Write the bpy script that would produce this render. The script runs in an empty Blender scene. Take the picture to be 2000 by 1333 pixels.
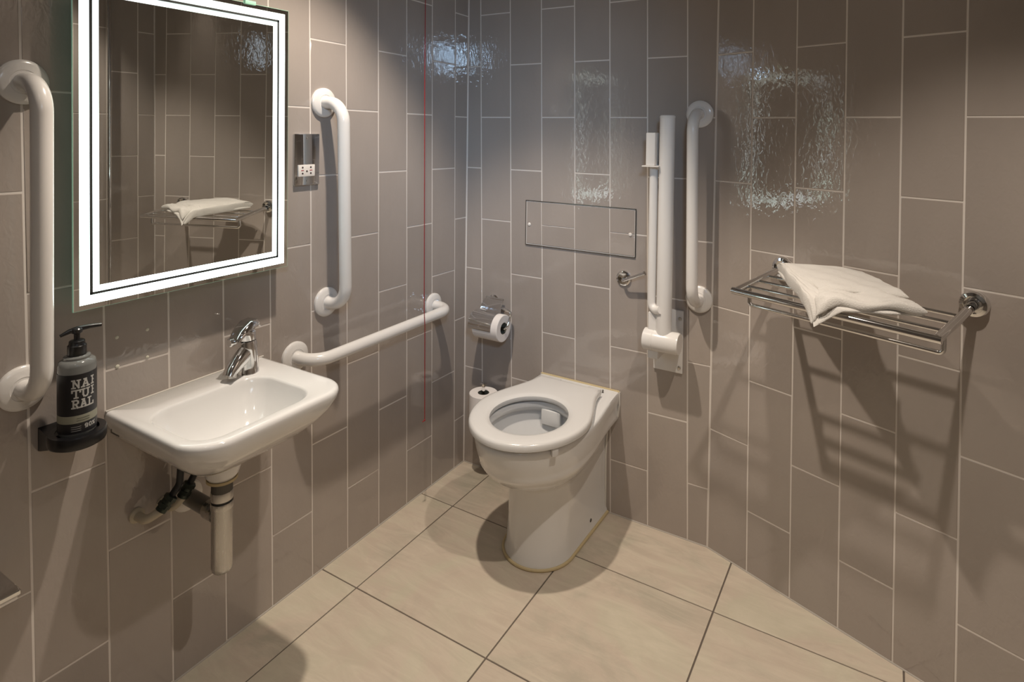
import bpy, bmesh, math, random
from mathutils import Vector, Matrix
random.seed(7)
PI = math.pi
C = bpy.context.scene.collection
S = bpy.context.scene

# ---------------------------------------------------------------- camera
CAM = Vector((1.4429, -1.9472, 1.3295))
F, CX, CY = 1194.03, 1044.2, 279.1
YAW, PIT, ROL = 0.5279, 0.0231, -0.0140
fw = Vector((-math.sin(YAW)*math.cos(PIT), math.cos(YAW)*math.cos(PIT), -math.sin(PIT)))
rt = Vector((math.cos(YAW), math.sin(YAW), 0.0))
dn = fw.cross(rt)
r2 = rt*math.cos(ROL) + dn*math.sin(ROL)
d2 = -rt*math.sin(ROL) + dn*math.cos(ROL)
cd = bpy.data.cameras.new('camera')
cam = bpy.data.objects.new('camera', cd); C.objects.link(cam)
M = Matrix.Identity(4)
for i in range(3):
    M[i][0] = r2[i]; M[i][1] = -d2[i]; M[i][2] = -fw[i]; M[i][3] = CAM[i]
cam.matrix_world = M
cd.sensor_fit = 'HORIZONTAL'; cd.sensor_width = 36.0
cd.lens = F/2000*36; cd.shift_x = (1000-CX)/2000; cd.shift_y = (CY-666.5)/2000
cd.clip_start = 0.02
S.camera = cam

# ---------------------------------------------------------------- light and exposure
S.view_settings.view_transform = 'Standard'
S.view_settings.look = 'None'
S.view_settings.gamma = 1.0
S.view_settings.use_curve_mapping = False
S.view_settings.exposure = 0.36
w = bpy.data.worlds.new('world'); S.world = w; w.use_nodes = True
w.node_tree.nodes['Background'].inputs[0].default_value = (0.9, 0.95, 1.0, 1)
w.node_tree.nodes['Background'].inputs[1].default_value = 0.05
CEIL = 2.38
DOWN = [((0.50, -0.87), 78, (1.0, 0.87, 0.735), 84, 0.45),
        ((1.50, -1.00), 51, (1.0, 0.885, 0.765), 88, 0.5),
        ((0.95, -2.05), 3, (1.0, 0.92, 0.84), 110, 0.6)]  # last entry is an added fill lamp, unseen behind the camera
for (x, y), e, col, size, bl in DOWN:
    ld = bpy.data.lights.new('downlight_beam', 'SPOT'); ld.energy = e; ld.color = col
    ld.spot_size = math.radians(size); ld.spot_blend = bl; ld.shadow_soft_size = 0.022
    lo = bpy.data.objects.new('downlight_beam', ld); lo.location = (x, y, CEIL-0.03); C.objects.link(lo)
wl = bpy.data.lights.new('window_daylight', 'AREA'); wl.shape = 'RECTANGLE'; wl.size = 0.40; wl.size_y = 0.22
wl.energy = 1.9; wl.color = (0.48, 0.71, 1.0); wl.spread = math.radians(42)
wo = bpy.data.objects.new('window_daylight', wl); wo.location = (1.735, -2.03, 1.90); C.objects.link(wo)
wo.rotation_euler = (Vector((0.16, 0.0, 1.12))-wo.location).to_track_quat('-Z', 'Y').to_euler()
LED = 4.4          # backlit strips of the mirror

# ---------------------------------------------------------------- materials
def mat(name, col=(0.8, 0.8, 0.8), rough=0.5, metal=0.0, coat=0.0, emis=None, es=0.0, trans=0.0, ior=1.5):
    m = bpy.data.materials.new(name); m.use_nodes = True
    b = m.node_tree.nodes['Principled BSDF']
    b.inputs['Base Color'].default_value = (*col, 1); b.inputs['Roughness'].default_value = rough
    b.inputs['Metallic'].default_value = metal; b.inputs['Coat Weight'].default_value = coat
    b.inputs['IOR'].default_value = ior; b.inputs['Transmission Weight'].default_value = trans
    if emis: b.inputs['Emission Color'].default_value = (*emis, 1); b.inputs['Emission Strength'].default_value = es
    return m
def N(m, t, **k):
    n = m.node_tree.nodes.new(t)
    for a, v in k.items(): setattr(n, a, v)
    return n
def L(m, a, b): m.node_tree.links.new(a, b)
def bs(m): return m.node_tree.nodes['Principled BSDF']
def coords(m, scale, rnd=True):
    tc = N(m, 'ShaderNodeTexCoord'); mp = N(m, 'ShaderNodeMapping'); mp.inputs['Scale'].default_value = scale
    L(m, tc.outputs['Object'], mp.inputs['Vector'])
    if not rnd: return mp.outputs[0]
    oi = N(m, 'ShaderNodeObjectInfo'); mu = N(m, 'ShaderNodeMath', operation='MULTIPLY'); mu.inputs[1].default_value = 57.0
    L(m, oi.outputs['Random'], mu.inputs[0])
    va = N(m, 'ShaderNodeVectorMath', operation='ADD'); L(m, mp.outputs[0], va.inputs[0]); L(m, mu.outputs[0], va.inputs[1])
    return va.outputs[0]
def noise(m, vec, scale, detail=3, dist=0.0, rough=0.5):
    n = N(m, 'ShaderNodeTexNoise'); n.inputs['Scale'].default_value = scale; n.inputs['Detail'].default_value = detail
    n.inputs['Distortion'].default_value = dist; n.inputs['Roughness'].default_value = rough
    L(m, vec, n.inputs['Vector']); return n.outputs['Fac']
def ramp(m, fac, stops):
    r = N(m, 'ShaderNodeValToRGB'); e = r.color_ramp.elements
    while len(e) < len(stops): e.new(0.5)
    for i, (p, c) in enumerate(stops): e[i].position = p; e[i].color = (*c, 1)
    L(m, fac, r.inputs[0]); return r.outputs[0]
def bump(m, h, strength, dist, prev=None):
    b = N(m, 'ShaderNodeBump'); b.inputs['Strength'].default_value = strength; b.inputs['Distance'].default_value = dist
    L(m, h, b.inputs['Height'])
    if prev is not None: L(m, prev, b.inputs['Normal'])
    return b.outputs[0]

tile_m = mat('glazed_tile', rough=0.035, ior=1.62)
v = coords(tile_m, (1, 1, 0.45))
L(tile_m, ramp(tile_m, noise(tile_m, v, 4.0, 4), [(0.3, (0.335, 0.293, 0.262)), (0.7, (0.385, 0.336, 0.300))]), bs(tile_m).inputs['Base Color'])
b1 = bump(tile_m, noise(tile_m, coords(tile_m, (1, 1, 0.30)), 16.0, 2, 0.8), 1.0, 0.00045)
b2 = bump(tile_m, noise(tile_m, coords(tile_m, (1, 1, 0.55)), 70.0, 2, 0.9), 1.0, 0.00046, b1)
L(tile_m, b2, bs(tile_m).inputs['Normal'])
grout_m = mat('pale_grout', (0.68, 0.625, 0.575), 0.85)
floor_grout = mat('dark_floor_grout', (0.13, 0.105, 0.085), 0.9)
floor_m = mat('stone_floor_tile', rough=0.42)
v = coords(floor_m, (1, 1, 1))
c1 = ramp(floor_m, noise(floor_m, v, 3.2, 6, 0.6, 0.6), [(0.32, (0.42, 0.38, 0.30)), (0.47, (0.53, 0.445, 0.36)), (0.58, (0.52, 0.47, 0.365)), (0.72, (0.59, 0.53, 0.42))])
tc = coords(floor_m, (2.2, 10, 1))
c2 = ramp(floor_m, noise(floor_m, tc, 2.2, 7, 1.2, 0.7), [(0.40, (0.0, 0.0, 0.0)), (0.72, (1, 1, 1))])
mx = N(floor_m, 'ShaderNodeMix', data_type='RGBA'); mx.inputs[7].default_value = (0.68, 0.61, 0.49, 1)
mm = N(floor_m, 'ShaderNodeMath', operation='MULTIPLY'); mm.inputs[1].default_value = 0.55
L(floor_m, c2, mm.inputs[0]); L(floor_m, mm.outputs[0], mx.inputs[0]); L(floor_m, c1, mx.inputs[6])
L(floor_m, mx.outputs[2], bs(floor_m).inputs['Base Color'])
L(floor_m, bump(floor_m, noise(floor_m, tc, 14, 5), 0.35, 0.0008), bs(floor_m).inputs['Normal'])
paint_m = mat('plain_paint', (0.26, 0.225, 0.195), 0.7)
ceil_m = mat('ceiling_paint', (0.36, 0.33, 0.30), 0.8)
door_m = mat('door_paint', (0.38, 0.37, 0.35), 0.4)
white_m = mat('white_coated_steel', (0.74, 0.715, 0.685), 0.22, coat=0.4)
white_pl = mat('white_plastic', (0.78, 0.74, 0.69), 0.3)
porc_m = mat('porcelain', (0.715, 0.71, 0.70), 0.10, coat=0.6)
seat_m = mat('seat_plastic', (0.655, 0.645, 0.63), 0.2, coat=0.3)
chrome_m = mat('chrome', (0.78, 0.78, 0.78), 0.07, 1.0)
worn_m = mat('worn_chrome', (0.54, 0.525, 0.50), 0.2, 1.0)
v = coords(worn_m, (1, 1, 0.05))
L(worn_m, ramp(worn_m, noise(worn_m, v, 90, 3), [(0.3, (0.15, 0.15, 0.15)), (0.7, (0.42, 0.42, 0.42))]), bs(worn_m).inputs['Roughness'])
dark_m = mat('dark_metal', (0.10, 0.095, 0.085), 0.45, 0.6)
black_m = mat('black_plastic', (0.008, 0.008, 0.009), 0.28)
blackmat = mat('matt_black', (0.012, 0.013, 0.015), 0.5)
mirror_m = mat('mirror_silver', (0.86, 0.88, 0.86), 0.006, 1.0)
glass_edge = mat('glass_edge', (0.35, 0.62, 0.46), 0.15, emis=(0.45, 0.8, 0.6), es=0.10)
led_m = mat('backlit_frosted_strip', (0.8, 0.85, 0.85), 0.6)
tcn = N(led_m, 'ShaderNodeTexCoord'); sx = N(led_m, 'ShaderNodeSeparateXYZ'); L(led_m, tcn.outputs['Object'], sx.inputs[0])
mr = N(led_m, 'ShaderNodeMapRange'); mr.inputs[1].default_value = -0.34; mr.inputs[2].default_value = 0.36
mr.inputs[3].default_value = LED; mr.inputs[4].default_value = LED*0.13; L(led_m, sx.outputs['Z'], mr.inputs[0])
L(led_m, mr.outputs[0], bs(led_m).inputs['Emission Strength'])
L(led_m, ramp(led_m, noise(led_m, coords(led_m, (1, 1, 1), False), 5, 1), [(0.35, (0.72, 0.98, 0.86)), (0.6, (0.86, 0.97, 1.0))]), bs(led_m).inputs['Emission Color'])
mbody_m = mat('mirror_back_box', (0.45, 0.45, 0.45), 0.5)
caulk_m = mat('yellowed_sealant', (0.52, 0.42, 0.24), 0.6)
wcaulk_m = mat('white_sealant', (0.62, 0.59, 0.54), 0.6)
red_m = mat('red_cord', (0.28, 0.008, 0.012), 0.5)
paper_m = mat('toilet_paper', (0.80, 0.755, 0.72), 0.9)
L(paper_m, bump(paper_m, noise(paper_m, coords(paper_m, (1, 1, 1)), 300, 2), 0.4, 0.0006), bs(paper_m).inputs['Normal'])
core_m = mat('cardboard_core', (0.10, 0.095, 0.07), 0.9)
towel_m = mat('white_terry', (0.57, 0.545, 0.51), 0.95)
L(towel_m, bump(towel_m, noise(towel_m, coords(towel_m, (1, 1, 1)), 420, 3), 0.8, 0.0016), bs(towel_m).inputs['Normal'])
bottle_m = mat('clear_smoky_bottle', (0.30, 0.31, 0.30), 0.12, trans=0.45)
label_m = mat('black_label', (0.010, 0.010, 0.013), 0.4)
print_m = mat('pale_print', (0.50, 0.50, 0.48), 0.6)
band_m = mat('sage_band', (0.30, 0.30, 0.235), 0.55)
cream_m = mat('cream_plastic_pipe', (0.50, 0.44, 0.33), 0.45)
green_m = mat('tarnished_valve', (0.045, 0.055, 0.045), 0.35, 0.7)
water_m = mat('water', (0.75, 0.8, 0.82), 0.02, trans=0.9, ior=1.33)
dot_m = mat('filled_hole', (0.62, 0.60, 0.50), 0.7)
lamp_m = mat('downlight_lens', (0.9, 0.9, 0.9), 0.4, emis=(1.0, 0.85, 0.66), es=18)

# ---------------------------------------------------------------- helpers
def setp(o, label=None, cat=None, group=None, kind=None):
    for k, v in (('label', label), ('category', cat), ('group', group), ('kind', kind)):
        if v: o[k] = v
    return o
def empty(name, loc, rz, label, cat, group=None):
    o = bpy.data.objects.new(name, None); C.objects.link(o)
    o.location = loc; o.rotation_euler = (0, 0, rz); o.empty_display_size = 0.05
    return setp(o, label, cat, group)
def obj(name, bm, m, parent=None, smooth=35, mats=None):
    bmesh.ops.recalc_face_normals(bm, faces=bm.faces)
    me = bpy.data.meshes.new(name); bm.to_mesh(me); bm.free()
    for q in (mats or [m]): me.materials.append(q)
    if smooth:
        for p in me.polygons: p.use_smooth = True
        me.set_sharp_from_angle(angle=math.radians(smooth))
    o = bpy.data.objects.new(name, me); C.objects.link(o)
    if parent: o.parent = parent
    return o
def B(): return bmesh.new()
def prism(bm, poly, depth_fn):
    pass
def box(bm, c, s, bev=0.0, seg=2, rot=None):
    r = bmesh.ops.create_cube(bm, size=1.0)
    vs = r['verts']
    for q in vs: q.co = Vector((q.co.x*s[0], q.co.y*s[1], q.co.z*s[2]))
    if bev:
        es = list({e for q in vs for e in q.link_edges})
        g = bmesh.ops.bevel(bm, geom=es, offset=bev, segments=seg, affect='EDGES', profile=0.6)
        vs = list({q for q in g['verts']} | {q for q in vs if q.is_valid})
    for q in vs:
        if rot: q.co = rot @ q.co
        q.co += Vector(c)
    return vs
def loft(bm, rings, close=True, cap0=False, cap1=False):
    R = [[bm.verts.new(p) for p in r] for r in rings]
    n = len(R[0])
    for a, b in zip(R, R[1:]):
        for i in range(n if close else n-1):
            j = (i+1) % n
            bm.faces.new((a[i], a[j], b[j], b[i]))
    if cap0: bm.faces.new(R[0])
    if cap1: bm.faces.new(R[-1])
    return R
def frame(d):
    d = d.normalized(); a = Vector((0, 0, 1)) if abs(d.z) < 0.9 else Vector((1, 0, 0))
    x = d.cross(a).normalized(); return x, d.cross(x).normalized()
def lathe(bm, prof, origin, axis, n=32, cap=True):
    axis = Vector(axis).normalized(); x, y = frame(axis); o = Vector(origin)
    rings = [[o+axis*h+(x*math.cos(t)+y*math.sin(t))*max(r, 1e-5) for t in [2*PI*k/n for k in range(n)]] for r, h in prof]
    loft(bm, rings, cap0=cap, cap1=cap)
def fillet(pts, rad, seg=8):
    pts = [Vector(p) for p in pts]; out = [pts[0]]
    for a, b, c in zip(pts, pts[1:], pts[2:]):
        d1 = (a-b).normalized(); d2_ = (c-b).normalized(); ang = d1.angle(d2_)
        t = rad/math.tan(ang/2); t = min(t, (a-b).length*0.48 if a is not pts[0] else (a-b).length*0.95, (c-b).length*0.95)
        rr = t*math.tan(ang/2); bis = (d1+d2_).normalized(); ctr = b+bis*(rr/math.sin(ang/2))
        p0 = b+d1*t; p1 = b+d2_*t; v0 = p0-ctr; v1 = p1-ctr; tot = v0.angle(v1); ax = v0.cross(v1).normalized()
        for k in range(seg+1): out.append(ctr+Matrix.Rotation(tot*k/seg, 3, ax) @ v0)
    out.append(pts[-1]); return out
def tube(bm, pts, r, n=20, cap=True):
    pts = [Vector(p) for p in pts]; rings = []
    d0 = (pts[1]-pts[0]).normalized(); x, y = frame(d0)
    for i, p in enumerate(pts):
        if i == 0: d = d0
        elif i == len(pts)-1: d = (pts[-1]-pts[-2]).normalized()
        else: d = ((pts[i]-pts[i-1]).normalized()+(pts[i+1]-pts[i]).normalized()).normalized()
        x = (x-d*x.dot(d)).normalized(); y = d.cross(x)
        rr = r[i] if isinstance(r, (list, tuple)) else r
        rings.append([p+(x*math.cos(t)+y*math.sin(t))*rr for t in [2*PI*k/n for k in range(n)]])
    loft(bm, rings, cap0=cap, cap1=cap)
def rrect(x0, x1, y0, y1, rr, n=8):
    """rounded rectangle loop, rr = radii for corners (x1,y1),(x0,y1),(x0,y0),(x1,y0)"""
    out = []
    for (cx, cy, a0), r in zip(((x1, y1, 0), (x0, y1, PI/2), (x0, y0, PI), (x1, y0, 1.5*PI)), rr):
        ox = cx-r if cx == x1 else cx+r; oy = cy-r if cy == y1 else cy+r
        for k in range(n+1):
            a = a0+PI/2*k/n; out.append((ox+r*math.cos(a), oy+r*math.sin(a)))
    return out

# wall frames: local X runs along the wall, local -Y points into the room
TH = -0.3494; BX = 0.9662; RX = 1.775; YB = -2.60
RL = (RX-BX)/math.cos(TH); RY = math.sin(TH)*RL
FR = {'L': (Vector((0, 0, 0)), PI/2), 'B': (Vector((0, 0, 0)), 0.0), 'R': (Vector((BX, 0, 0)), TH), 'X': (Vector((RX, RY, 0)), -PI/2)}
def wpt(w, u, z=0.0, off=0.0):
    o, a = FR[w]; return o+Vector((math.cos(a)*u+math.sin(a)*off, math.sin(a)*u-math.cos(a)*off, z))
def wroot(name, w, u, z, label, cat, group=None):
    return empty(name, wpt(w, u, z), FR[w][1], label, cat, group)

# ---------------------------------------------------------------- structure: walls with tiles
def clip(poly, a, b, c):
    """keep a*x+b*y <= c"""
    out = []
    for i in range(len(poly)):
        p, q = poly[i], poly[(i+1) % len(poly)]
        dp, dq = a*p[0]+b*p[1]-c, a*q[0]+b*q[1]-c
        if dp <= 0: out.append(p)
        if (dp < 0 < dq) or (dq < 0 < dp):
            t = dp/(dp-dq); out.append((p[0]+(q[0]-p[0])*t, p[1]+(q[1]-p[1])*t))
    return out
def inset(poly, d):
    # poly counter-clockwise
    n = len(poly); out = []
    for i in range(n):
        p0, p1, p2 = Vector(poly[i-1]), Vector(poly[i]), Vector(poly[(i+1) % n])
        e1 = (p1-p0).normalized(); e2 = (p2-p1).normalized()
        n1 = Vector((-e1.y, e1.x)); n2 = Vector((-e2.y, e2.x))
        k = 1+n1.dot(n2)
        out.append(tuple(p1+(n1+n2)*(d/max(k, 0.15))))
    return out
def area(p): return 0.5*sum(p[i][0]*p[(i+1) % len(p)][1]-p[(i+1) % len(p)][0]*p[i][1] for i in range(len(p)))
def clean(p):
    out = []
    for q in p:
        if not out or (Vector(q)-Vector(out[-1])).length > 0.004: out.append(q)
    if len(out) > 2 and (Vector(out[0])-Vector(out[-1])).length < 0.004: out.pop()
    return out
def tile_piece(name, poly, mapf, m, parent, gap, bev, thick, tilt=0.0003):
    poly = clean(poly)
    if len(poly) < 3: return
    if area(poly) < 0: poly = poly[::-1]
    if area(poly) < 2e-4: return
    a = inset(poly, gap/2); b = inset(poly, gap/2+bev*0.35); c_ = inset(poly, gap/2+bev)
    d_ = inset(poly, gap/2+bev+0.0005)
    if area(d_) <= 1e-5 or min((Vector(p)-Vector(q)).length for p, q in zip(d_, d_[1:]+d_[:1])) < 0.001: return
    cx = sum(p[0] for p in poly)/len(poly); cy = sum(p[1] for p in poly)/len(poly)
    tx, ty, t0 = random.uniform(-1, 1)*tilt/0.07, random.uniform(-1, 1)*tilt/0.2, random.uniform(-1, 1)*tilt*0.6
    def h(p, dz): return dz+(t0+tx*(p[0]-cx)+ty*(p[1]-cy))
    bm = B()
    loft(bm, [[mapf(p[0], p[1], -thick) for p in a], [mapf(p[0], p[1], h(p, -bev)) for p in a],
              [mapf(p[0], p[1], h(p, -bev*0.3)) for p in b], [mapf(p[0], p[1], h(p, 0)) for p in c_], [mapf(p[0], p[1], h(p, 0)) for p in d_]], cap1=True)
    return obj(name, bm, m, parent, smooth=50)
W, H, Z0 = 0.135, 0.3948, 1.3707
def wmap(u, z, off): return Vector((u, -off, z))
# per wall: sign of u, offset of first line, lean of the uprights, slope of the courses
WALL = {'L': dict(a=0.0701, sh=0.0132, sl=0.0136, s1=2.60, sg=-1, first=0),
        'B': dict(a=0.0785, sh=-0.0192, sl=0.0011, s1=BX, sg=1, first=1),
        'R': dict(a=0.1308, sh=-0.0099, sl=0.0001, s1=RL, sg=1, first=1),
        'X': dict(a=0.077, sh=0.0, sl=0.0, s1=2.30, sg=1, first=0)}
def wall_tiles(w, root, only=None, extra=None):
    q = WALL[w]; ncol = int((q['s1']-q['a'])/W)+2
    def line(k, z):
        if k < 0: return 0.001
        return min(q['a']+k*W+q['sh']*(z-0.7), q['s1']-0.001)
    for c in range(ncol):
        par = (c+q['first']) % 2
        sm = q['a']+(c-0.5)*W
        for n in range(-9, 8):
            if (n % 2) != par: continue
            zb, zt = Z0+n*H/2, Z0+(n+2)*H/2
            pts = []
            for (kk, z) in ((c-1, zb), (c, zb), (c, zt), (c-1, zt)):
                s = line(kk, z); zz = min(max(z+q['sl']*s, 0.0), CEIL)
                s = line(kk, zz); pts.append((s, zz))
            if area(pts) < 5e-4: continue
            if max(p[0] for p in pts)-min(p[0] for p in pts) < 0.012: continue
            if only:
                x0, x1, y0, y1 = only
                for abc in ((-1, 0, -x0), (1, 0, x1), (0, -1, -y0), (0, 1, y1)): pts = clip(pts, *abc) if pts else pts
                if len(pts) < 3: continue
            pp = [(q['sg']*s, z) for s, z in pts]
            if only: tile_piece('tile', pp, lambda u, z, o: Vector((u, -o-0.0035, z)), tile_m, extra, 0.0028, 0.0008, 0.003, 0.0001)
            else: tile_piece('tile', pp, wmap, tile_m, root, 0.0040, 0.0009, 0.006)
names = {'L': 'wall_left', 'B': 'wall_back', 'R': 'wall_back_right', 'X': 'wall_right'}
walls = {}
for k in 'LBRX':
    q = WALL[k]; bm = B()
    u0, u1 = sorted((0, q['sg']*q['s1']))
    box(bm, ((u0+u1)/2, 0.0007+0.04, CEIL/2), (u1-u0, 0.08, CEIL))
    o = obj(names[k], bm, grout_m, None, 0); o.location = FR[k][0]; o.rotation_euler = (0, 0, FR[k][1])
    o['kind'] = 'structure'; walls[k] = o
    wall_tiles(k, o)
# filled drill holes in the tiles above the basin
for (y, z, r) in ((-1.263, 0.863, 0.0038), (-1.200, 0.863, 0.0038), (-1.262, 0.799, 0.0042), (-1.200, 0.800, 0.0036)):
    bm = B(); lathe(bm, [(r, -0.003), (r, 0.0006), (r*0.7, 0.0014), (0.0002, 0.0015)], (y, 0, z), (0, -1, 0), 14)
    obj('filled_screw_hole', bm, dot_m, walls['L'])
# front wall with the door, behind the camera; ceiling
bm = B(); box(bm, (RX/2, YB-0.04, CEIL/2), (RX, 0.08, CEIL)); setp(obj('wall_front', bm, paint_m, None, 0), kind='structure')
bm = B(); box(bm, (RX/2, YB/2, CEIL+0.04), (RX+0.16, -YB+0.16, 0.08)); setp(obj('ceiling', bm, ceil_m, None, 0), kind='structure')
bm = B(); box(bm, (0.95, YB+0.018, 1.02), (0.92, 0.03, 2.03), 0.003); d1 = setp(obj('door_1', bm, door_m, None), kind='structure')
for xx in (0.47, 1.43):
    bm = B(); box(bm, (xx, YB+0.022, 1.04), (0.05, 0.04, 2.08), 0.004); obj('door_frame', bm, door_m, d1)
bm = B(); tube(bm, fillet([(1.34, YB+0.03, 1.0), (1.34, YB+0.08, 1.0), (1.24, YB+0.08, 1.0)], 0.015), 0.009); obj('door_handle', bm, chrome_m, d1)

# small high frosted window beside the camera, the source of the cool light
wr = empty('window_1', wpt('X', 1.76, 1.90), FR['X'][1], None, None); wr['kind'] = 'structure'
for c_, s_ in (((0, -.008, .125), (.46, .03, .02)), ((0, -.008, -.125), (.46, .03, .02)), ((.22, -.008, 0), (.02, .03, .25)), ((-.22, -.008, 0), (.02, .03, .25))):
    bm = B(); box(bm, c_, s_, .003); obj('window_frame', bm, door_m, wr)
bm = B(); box(bm, (0, -.003, 0), (.42, .006, .23)); obj('frosted_pane', bm, mat('daylit_frosted_pane', (.8, .85, .9), .5, emis=(0.72, 0.85, 1.0), es=3.5), wr, 0)

# floor
ROOM = [(0, 0), (0, YB), (RX, YB), (RX, RY), (BX, 0)]
bm = B(); loft(bm, [[(x, y, -0.06) for x, y in ROOM], [(x, y, -0.0022) for x, y in ROOM]], cap0=True, cap1=True)
floor = setp(obj('floor', bm, floor_grout, None, 0), kind='structure')
GX0, GW, GY0, GH = 0.1435, 0.4525, -0.2547, 0.4472
for i in range(-1, 4):
    for j in range(-1, 6):
        xs = (GX0+(i)*GW, GX0+(i+1)*GW); ys = (GY0-(j)*GH, GY0-(j-1)*GH)
        p = [(xs[0], ys[0]), (xs[1], ys[0]), (xs[1], ys[1]), (xs[0], ys[1])]
        for abc in ((-1, 0, 0), (1, 0, RX), (0, 1, 0), (0, -1, -YB), (-math.sin(TH), math.cos(TH), -math.sin(TH)*BX)):
            p = clip(p, *abc) if p else p
        if len(p) >= 3: tile_piece('floor_tile', p, lambda x, y, o: Vector((x, y, o)), floor_m, floor, 0.0042, 0.0008, 0.005, 0.00005)
# sealant line where floor meets walls
def bead(name, pts, r, m, parent):
    bm = B(); tube(bm, pts, r, 8); return obj(name, bm, m, parent)
for nm, a, b in (('trim_1', (0.0, 0.0), (0.0, YB)), ('trim_2', (0, 0), (BX, 0)), ('trim_3', (BX, 0), (RX, RY))):
    o = bead(nm, [(a[0], a[1], 0.0), (b[0], b[1], 0.0)], 0.0032, mat('floor_edge_sealant', (0.40, 0.365, 0.32), 0.7), None); o['kind'] = 'structure'
o = bead('trim_4', [(0.001, -0.001, 0.0), (0.001, -0.001, CEIL)], 0.0035, grout_m, None); o['kind'] = 'structure'

# ceiling downlights (fittings); the one by the door is an added fill
for i, ((x, y), *_r) in enumerate(DOWN):
    t = empty('downlight', (x, y, CEIL), 0, ['recessed ceiling downlight above the basin side', 'recessed ceiling downlight above the shelf side', 'added fill downlight in the ceiling by the door'][i], 'downlight', 'ceiling downlights')
    bm = B(); lathe(bm, [(0.034, 0.0), (0.045, 0.0), (0.045, 0.006), (0.036, 0.008), (0.034, 0.0)], (0, 0, 0), (0, 0, -1), 32, cap=False); obj('bezel', bm, chrome_m, t)
    bm = B(); lathe(bm, [(0.034, 0.0), (0.033, 0.002)], (0, 0, 0), (0, 0, -1), 32); obj('lens', bm, lamp_m, t)

# ---------------------------------------------------------------- grab rails
def grab_rail(w, ua, za, ub, zb, label, off=0.085, tr=0.0178, fr=0.043):
    um, zm = (ua+ub)/2, (za+zb)/2
    t = wroot('grab_rail', w, um, zm, label, 'grab rail', 'white grab rails on the walls')
    a = Vector((ua-um, 0, za-zm)); b = Vector((ub-um, 0, zb-zm)); o = Vector((0, -off, 0))
    bm = B(); tube(bm, fillet([a+Vector((0, -0.004, 0)), a+o, b+o, b+Vector((0, -0.004, 0))], 0.058, 12), tr, 28); obj('tube', bm, white_m, t)
    for p in (a, b):
        bm = B(); lathe(bm, [(fr, -0.001), (fr, 0.006), (fr-0.002, 0.0085), (fr-0.008, 0.0108), (0.026, 0.0125), (0.0235, 0.013), (0.0225, 0.0122), (0.017, 0.0125)], p, (0, -1, 0), 48)
        obj('flange', bm, white_m, t)
    return t
grab_rail('L', -0.709, 1.397, -0.695, 0.806, 'vertical white grab rail between the lit mirror and the corner')
grab_rail('L', -0.805, 0.675, -0.201, 0.676, 'horizontal white grab rail low on the wall between basin and corner')
grab_rail('L', -1.429, 1.405, -1.431, 0.814, 'vertical white grab rail left of the lit mirror, above the soap bottle')
grab_rail('B', 0.916, 1.383, 0.925, 0.792, 'vertical white grab rail beside the folded-up support arm')

# ---------------------------------------------------------------- illuminated mirror
def mirror():
    y0, y1, z0, z1 = -1.3645, -0.8655, 0.950, 1.634; um, zm = (y0+y1)/2, (z0+z1)/2
    t = wroot('lit_mirror', 'L', um, zm, 'rectangular mirror with two glowing white border strips above the basin', 'mirror')
    hw, hh = (y1-y0)/2, (z1-z0)/2; m = 0.047
    bm = B(); box(bm, (0, -(m-0.005)/2, 0), (2*hw-0.07, m-0.005, 2*hh-0.07), 0.003); obj('back_box', bm, mbody_m, t)
    bm = B(); box(bm, (0, -(m-0.0025), 0), (2*hw, 0.0050, 2*hh), 0.0009, 2)
    for f in bm.faces: f.material_index = 0 if f.calc_area() > 0.1 and f.calc_center_median().y < -m+0.001 else 1
    obj('mirror_glass', bm, None, t, 0, [mirror_m, glass_edge])
    def ring(i0, i1):
        bm = B(); y = -m-0.0003
        o = [(-hw+i0, -hh+i0), (hw-i0, -hh+i0), (hw-i0, hh-i0), (-hw+i0, hh-i0)]
        n_ = [(-hw+i1, -hh+i1), (hw-i1, -hh+i1), (hw-i1, hh-i1), (-hw+i1, hh-i1)]
        loft(bm, [[(a, -m+0.0004, b) for a, b in o], [(a, y, b) for a, b in o], [(a, y, b) for a, b in n_], [(a, -m+0.0004, b) for a, b in n_]])
        obj('light_strip', bm, led_m, t, 0)
    ring(0.0112, 0.0294); ring(0.0342, 0.0465)
    bm = B(); i0, i1 = .0292, .0344
    for sg in (-1, 1):
        box(bm, (sg*(hw-(i0+i1)/2), -m-.0004, 0), (i1-i0, .0016, 2*hh-2*i0)); box(bm, (0, -m-.0004, sg*(hh-(i0+i1)/2)), (2*hw-2*i0, .0016, i1-i0))
    obj('dark_line', bm, mat('dark_mirror_gap', (.05, .055, .055), .4), t, 0)  # bare mirror between the strips, its dark reflection put into the colour
    # ceiling-side fixing clip
    bm = B(); box(bm, (0.135, -m, hh+0.001), (0.03, 0.010, 0.010), 0.002); obj('top_clip', bm, glass_edge, t)
mirror()

# ---------------------------------------------------------------- shaver socket
t = wroot('shaver_socket', 'L', -0.770, 1.2325, 'polished chrome shaver socket plate right of the mirror', 'socket')
bm = B(); box(bm, (0, -0.004, 0), (0.086, 0.008, 0.146), 0.0025, 3); obj('plate', bm, mat('polished_plate', (0.62, 0.63, 0.65), 0.05, 1.0), t)
bm = B(); box(bm, (-0.004, -0.0088, -0.031), (0.056, 0.0045, 0.033), 0.0012); ins = obj('socket_insert', bm, white_pl, t)
hole = mat('socket_hole', (0.05, 0.03, 0.03), 0.8)
for (hx, hz) in ((-0.0145, 0.009), (0.0135, 0.009), (-0.0145, -0.008), (0.0135, -0.008), (0.0, -0.002)):
    bm = B(); lathe(bm, [(0.0028, -0.001), (0.0028, 0.0004)], (-0.004+hx, -0.0111, -0.031+hz), (0, -1, 0), 12); obj('pin_hole', bm, hole, ins)
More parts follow.
